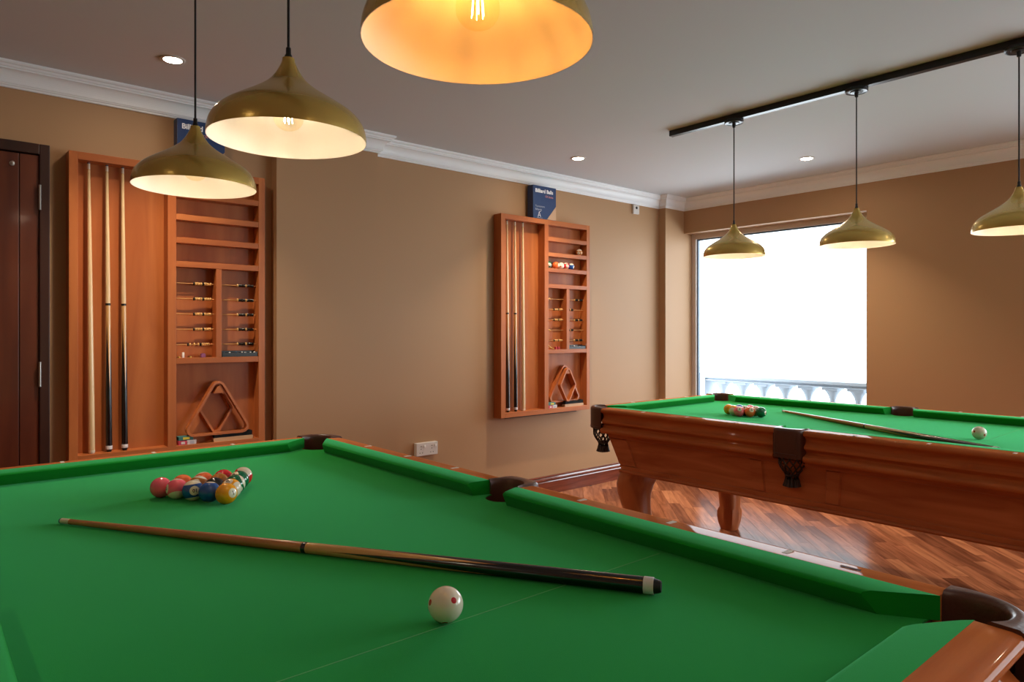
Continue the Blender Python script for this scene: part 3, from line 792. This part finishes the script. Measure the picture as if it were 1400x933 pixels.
# brushes on the bottom boards
def brush(x, y, label):
    t = thing('table_brush', label, 'brush', (x, y, RZ0+.037), group='table brushes')
    pr = [(-.108, .004), (-.104, 0), (.104, 0), (.108, .004), (.108, .018), (.104, .021), (-.104, .021), (-.108, .018)]
    MB().prism(pr, -.018, .018).build('brush_back', M_brushw, t)
    m = MB(); rr = random.Random(3)
    for i in range(54):
        for k in range(5):
            xx = -.102+i*.204/53; yy = -.013+k*.0065; hh = .022+rr.uniform(-.002, .002)+(.004 if abs(xx) > .07 else 0)
            m.add([(xx-.0018, yy-.0028, .021), (xx+.0018, yy-.0028, .021), (xx+.0018, yy+.0028, .021), (xx-.0018, yy+.0028, .021), (xx+rr.uniform(-.002, .002)-.0017, yy-.0028, .021+hh), (xx+.0022, yy-.0028, .021+hh), (xx+.0022, yy+.0028, .021+hh), (xx-.0017, yy+.0028, .021+hh)],
                  [(4, 5, 6, 7), (0, 1, 5, 4), (1, 2, 6, 5), (2, 3, 7, 6), (3, 0, 4, 7)])
    m.build('bristles', M_brist, t)
brush(RX[0]+.79, WB-.06, 'black-bristled table brush lying in the rack by the door')
brush(RX[1]+.79, WB-.06, 'black-bristled table brush lying in the rack nearer the window')
# chalk boxes
def chalk_box(x, y, z, w_, d_, h_, m, label, lab=None):
    t = thing('chalk_box', label, 'box', (x, y, z), group='small chalk boxes')
    MB().box(-w_/2, w_/2, -d_/2, d_/2, 0, h_*.62, .0012).build('box_base', m, t)
    MB().box(-w_/2-.0008, w_/2+.0008, -d_/2-.0008, d_/2+.0008, h_*.5, h_, .0012).build('box_lid', m, t)
    if lab: MB().box(-w_*.2, w_*.25, -d_/2-.0013, -d_/2-.0007, h_*.2, h_*.8).build('box_print', lab, t)
for i in (0, 1):
    x = RX[i]+.545; y = WB-.055; z = RZ0+.037; who = 'in the rack by the door' if i == 0 else 'in the rack nearer the window'
    chalk_box(x-.022, y, z, .042, .04, .022, M_pink, f'small pink chalk box at the bottom {who}', M_cardw)
    chalk_box(x+.024, y, z, .046, .04, .024, M_cardw, f'small white chalk box at the bottom {who}', M_inkg)
    chalk_box(x-.006, y, z+.0245, .074, .04, .021, M_teal, f'small teal chalk box on top of two others {who}', M_yel)
# bits on the shelf under the beads
def cube(x, y, z, s, m, m2, label):
    t = thing('chalk_cube', label, 'chalk', (x, y, z), group='loose chalk cubes')
    MB().box(-s/2, s/2, -s/2, s/2, 0, s*.9, .001).build('paper_wrap', m2, t)
    MB().lathe([(s*.44, s*.9), (s*.42, s), (s*.2, s*.97), (1e-5, s*.95)], 14, cap=False).build('chalk_face', m, t)
zE = 1.165
cube(RX[0]+.632, WB-.055, zE, .022, M_purple, M_purple, 'purple chalk cube on the shelf of the rack by the door')
cube(RX[1]+.628, WB-.055, zE, .020, M_red, M_red, 'red chalk cube against the partition in the rack nearer the window')
cube(RX[1]+.600, WB-.055, zE, .020, M_red, M_red, 'red chalk cube left of another in the rack nearer the window')
tag(MB().lathe([(.006, 0), (.0065, .002), (.0065, .028), (.005, .030)], 14).build('chalk_stick', M_chalkw, None, (RX[0]+.530, WB-.055, zE)), 'white chalk stick standing on the shelf by the door', 'chalk')
for k, dx in enumerate((.508, .565)):
    tag(MB().lathe([(.007, 0), (.0075, .003), (.006, .008), (1e-4, .010)], 14).build('brass_button', M_brass, None, (RX[0]+dx, WB-.06, zE)), ('small brass button left of the white chalk stick', 'small brass button right of the white chalk stick')[k], 'button', 'brass buttons')
b = MB().tube([(-.034, 0, .036), (-.01, 0, .018), (.02, 0, .006), (.036, 0, .004)], .004, 8).build('brass_clip', M_brass, None, (RX[1]+.545, WB-.055, zE)); tag(b, 'bent brass clip on the shelf of the rack nearer the window', 'clip')
def tray(x, label, seed):
    t = thing('tip_tray', label, 'tray', (x, WB-.058, zE), group='trays of cue tips')
    MB().box(-.098, .098, -.022, .022, 0, .008, .001).box(-.098, .098, .019, .022, .008, .034, .0008).box(-.098, .098, -.022, -.019, .008, .022, .0008).box(-.098, -.095, -.019, .019, .008, .028).box(.095, .098, -.019, .019, .008, .028).build('tray_body', M_tray, t)
    rr = random.Random(seed)
    for k in range(11):
        MB().lathe([(.006, 0), (.0065, .004), (.005, .012), (.002, .016)], 10).build('cue_tip', rr.choice((M_tipb, M_steel, M_rubber, M_chalkw)), t, (-.085+k*.017, rr.uniform(-.008, .008), .008+rr.uniform(0, .006)), (rr.uniform(-.6, .6), rr.uniform(-.6, .6), 0))
    m = MB().tube([(.098, -.02, .022), (.108, -.024, .030), (.114, -.026, .040), (.108, -.026, .044), (.100, -.022, .034)], .0022, 7)
    m.build('wire_hook', M_steel, t)
tray(RX[0]+.825, 'dark tray of cue tips on the shelf of the rack by the door', 2)
tray(RX[1]+.825, 'dark tray of cue tips on the shelf of the rack nearer the window', 5)
# balls on the shelves of the second rack
sx = RX[1]+.487
SB = [(14, .030, ((.45, .1, .85), (-.8, .4, .3)), 'green-striped ball leftmost on the rack shelf'), (5, .112, ((.8, .1, .1), (0, 1, 0)), 'solid orange ball on the rack shelf'),
      (0, .170, ((0, .2, -1), (0, 1, 0)), 'plain ivory ball in the row on the rack shelf'), (11, .228, ((.45, .1, .85), (0, 1, .1)), 'red-striped ball with number showing on the rack shelf'), (10, .287, ((.8, -.2, .2), (.3, .7, .2)), 'blue-striped ball rightmost on the rack shelf')]
for n, dx, o_, lab in SB:
    ball(n, (sx+dx, WB-.052, 1.812+R_B), *o_, lab, 'balls on the shelf of the rack nearer the window')
ball(15, (sx+.385, WB-.052, 1.935+R_B), (-.2, -.15, .9), (0, 1, .2), 'single brown-striped ball alone on the upper rack shelf', 'balls on the shelf of the rack nearer the window')

# navy ball boxes on top of the racks
def ball_box(x, label):
    t = thing('ball_box', label, 'box', (x, WB-.086, RZ1+.001), group='navy ball boxes on the racks')
    W_, H_, Dp = .247, .256, .066
    MB().box(0, W_, 0, Dp, 0, H_, .0012).build('carton', M_navy, t)
    MB().prism([(W_*.60, .001), (W_-.001, .001), (W_-.001, H_*.43)], -.0006, .0006).build('corner_panel', M_beige, t)
    def tx(body, size, x_, z_, m, off=0., name='print'):
        me = text_mesh(body, size, off); me.transform(Matrix.Rotation(pi/2, 4, 'X')); put(name, me, m, t, (x_, -.0008, z_))
    tx('Billiard Balls', .0395, .022, H_-.040, M_inkw, .0012, 'title_print')
    tx('CR Series', .022, .128, H_-.078, M_inkp, .0003)
    tx('Tournament', .020, .022, .095, M_inkg)
    tx('Billiards', .022, .022, .070, M_inkg)
    m = MB()   # compass-like emblem
    for q in ([(.050, .012), (.054, .012), (.066, .052), (.062, .052)], [(.078, .012), (.082, .012), (.066, .052), (.063, .050)], [(.054, .026), (.078, .022), (.078, .025), (.054, .029)], [(.064, .050), (.084, .058), (.083, .060), (.063, .053)]):
        m.prism(q, -.0008, .0)
    m.build('emblem', M_inkw, t)
    MB().box(.04, .10, -.0008, 0, .005, .007).build('print', M_inkg, t)
ball_box(3.633, 'navy card ball box on the rack nearer the window')
ball_box(1.063, 'navy card ball box behind a pendant, on the rack by the door')

# ------------------------------------------------------------------ wall fittings
t = thing('wall_socket', 'white double wall socket with switches low on the wall', 'socket', (2.690, WB, .450))
MB().box(-.088, .088, -.032, 0, 0, .090, .004).build('socket_plate', M_plastic, t)
for s in (-1, 1):
    c = s*.044
    for dx, dz, w_, h_ in ((-.006, .066, .009, .004), (-.006, .048, .004, .008), (-.016, .022, .007, .004), (.005, .022, .004, .007)):
        MB().box(c+dx-w_/2, c+dx+w_/2, -.0328, -.031, dz-h_/2, dz+h_/2).build('socket_slot', M_dark, t)
    MB().prism([(c+.018, .058), (c+.030, .058), (c+.030, .074), (c+.018, .074)], -.037, -.031).build('socket_switch', mat('switch_white', (245, 243, 240), .3), t)
t = thing('wall_sensor', 'small white sensor box under the cornice by the corner', 'sensor', (4.965, WB, 2.375))
MB().box(-.040, .040, -.02, 0, 0, .080, .004).build('sensor_case', M_plastic, t)
MB().lathe([(.012, 0), (.012, .003), (.006, .006)], 16).build('sensor_lens', M_dark, t, (.0, -.02, .055), (pi/2, 0, 0))

# ------------------------------------------------------------------ lamps
def downlight(x, y, label):
    t = thing('downlight', label, 'downlight', (x, y, CEIL), group='round ceiling downlights')
    MB().lathe([(.055, 0), (.055, -.003), (.050, -.006), (.040, -.005), (.038, -.001), (.038, 0)], 32, cap=False).build('trim_ring', M_trimw, t)
    MB().lathe([(.039, -.0012), (.030, -.003), (1e-4, -.0035)], 24, cap=False).build('lens', M_dl, t)
    l = bpy.data.lights.new('downlight_lamp', 'AREA'); l.shape = 'DISK'; l.size = .07; l.energy = SPOT_W; l.color = (1, .82, .62); l.spread = radians(100)
    o = bpy.data.objects.new('downlight_lamp', l); COL.objects.link(o); o.parent = t; o.location = (0, 0, -.012)
downlight(.911, 3.470, 'round ceiling downlight above the rack by the door')
downlight(3.666, 3.515, 'round ceiling downlight above the rack nearer the window')
downlight(4.930, 2.430, 'round ceiling downlight near the window')
for x, y, lab in ((4.93, -.3, 'beside the added second window'), (3.66, -1.3, 'behind the far table'), (.91, -1.3, 'behind the camera'), (-1.5, 1.0, 'left of the near table')):  # unseen downlights, added because the visible sources leave the room dim
    downlight(x, y, 'added round ceiling downlight out of view '+lab)

RIM, APEX = 1.744, 1.931
def track(x, y0, y1, label):
    t = thing('lighting_track', label, 'track', (x, (y0+y1)/2, CEIL))
    h = (y1-y0)/2
    MB().box(-.018, .018, -h, h, -.034, 0, .001).build('track_bar', M_black, t)
    MB().box(-.0182, .0182, h-.0005, h+.003, -.0345, 0).box(-.0182, .0182, -h-.003, -h+.0005, -.0345, 0).build('end_cap', M_black, t)
track(3.62, -.35, 2.66, 'black ceiling track carrying the pendants over the far table')
track(.65, .1, 2.6, 'black ceiling track carrying the pendants over the near table')
PR = [(1.0, 0), (.998, .05), (.985, .13), (.958, .21), (.905, .29), (.82, .37), (.70, .45), (.57, .53), (.44, .61), (.325, .69), (.235, .77), (.165, .86), (.115, .95), (.085, 1.02), (.078, 1.069)]
RL = .175
def smoothp(pr, n=3):
    out = []
    for i in range(len(pr)-1):
        p0, p1, p2, p3 = (pr[max(i-1, 0)], pr[i], pr[i+1], pr[min(i+2, len(pr)-1)])
        for k in range(n):
            t_ = k/n
            out.append(tuple(.5*((2*p1[j])+(-p0[j]+p2[j])*t_+(2*p0[j]-5*p1[j]+4*p2[j]-p3[j])*t_**2+(-p0[j]+3*p1[j]-3*p2[j]+p3[j])*t_**3) for j in (0, 1)))
    return out+[pr[-1]]
SP = smoothp(PR)
outer_m = MB().lathe([(r*RL, z*RL) for r, z in SP]+[(1e-4, SP[-1][1]*RL)], 64, cap=False).mesh('shade')
inner_m = MB().lathe([(r*RL-.0012, z*RL+(.0 if z < .9 else -.004)) for r, z in SP if r > .09]+[(1e-4, 1.0*RL)], 64, cap=False)
inner_m.lathe([(RL, 0), (RL-.0012, 0)], 64, cap=False)
inner_m = inner_m.mesh('shade_lining')
cord_m = MB().lathe([(.0032, APEX-RIM+.012), (.0032, CEIL-RIM-.058)], 8).mesh('cord')
grip_m = MB().lathe([(.0085, APEX-RIM-.001), (.0085, APEX-RIM+.006), (.0060, APEX-RIM+.010), (.0056, APEX-RIM+.024), (.0035, APEX-RIM+.026)], 14).mesh('cord_grip')
zc_ = CEIL-RIM
can_m = MB().lathe([(.050, zc_-.034), (.054, zc_-.036), (.054, zc_-.048), (.050, zc_-.051), (.046, zc_-.049), (.030, zc_-.049), (.028, zc_-.053), (.010, zc_-.055), (.008, zc_-.075), (.005, zc_-.077)], 28).mesh('track_adapter')
sock_m = MB().lathe([(.016, 1.0*RL-.004), (.019, .96*RL-.004), (.019, .62*RL+.012), (.017, .62*RL+.009)], 16).mesh('bulb_socket')
bp_ = [(.0005, .022), (.012, .0235), (.024, .030), (.032, .042), (.0335, .056), (.030, .072), (.022, .092), (.0155, .110), (.0135, .124)]
bulb_m = MB().lathe(smoothp(bp_), 24, cap=False).mesh('bulb')
fb = MB()
for k in range(6):
    a = 2*pi*k/6
    fb.tube([(.010*cos(a), .010*sin(a), .040), (.006*cos(a), .006*sin(a), .095)], .0006, 5)
fil_m = fb.mesh('filament')
def pendant(x, y, label, group, color=(1, .72, .42), power=BULB_W):
    t = thing('pendant_lamp', label, 'pendant lamp', (x, y, RIM), group=group)
    put('shade', outer_m, M_gold, t); put('shade_lining', inner_m, M_white_in, t); put('cord', cord_m, M_cord, t); put('cord_grip', grip_m, M_black, t)
    put('track_adapter', can_m, M_black, t); put('bulb_socket', sock_m, M_brass, t)
    b_ = put('bulb', bulb_m, M_bulb, t); f_ = put('filament', fil_m.copy(), M_fil if color[1] > .5 else M_fil3, b_)
    l = bpy.data.lights.new('bulb_lamp', 'POINT'); l.energy = power; l.color = color; l.shadow_soft_size = .02
    o = bpy.data.objects.new('bulb_lamp', l); COL.objects.link(o); o.parent = t; o.location = (0, 0, .068)
pendant(.65, 2.232, 'gold pendant lamp farthest away over the near table', 'gold pendant lamps', (1, .77, .52))
pendant(.65, 1.538, 'gold pendant lamp in the middle over the near table', 'gold pendant lamps', (1, .77, .52))
pendant(.65, .834, 'large-looking gold pendant lamp nearest, cut by the picture top', 'gold pendant lamps', (1, .38, .07), BULB_W*.95)
pendant(3.62, 2.219, 'gold pendant lamp leftmost over the far table', 'gold pendant lamps', (1, .68, .36))
pendant(3.62, 1.525, 'gold pendant lamp in the middle over the far table', 'gold pendant lamps', (1, .68, .36))
pendant(3.62, .842, 'gold pendant lamp at the right picture edge over the far table', 'gold pendant lamps', (1, .68, .36))
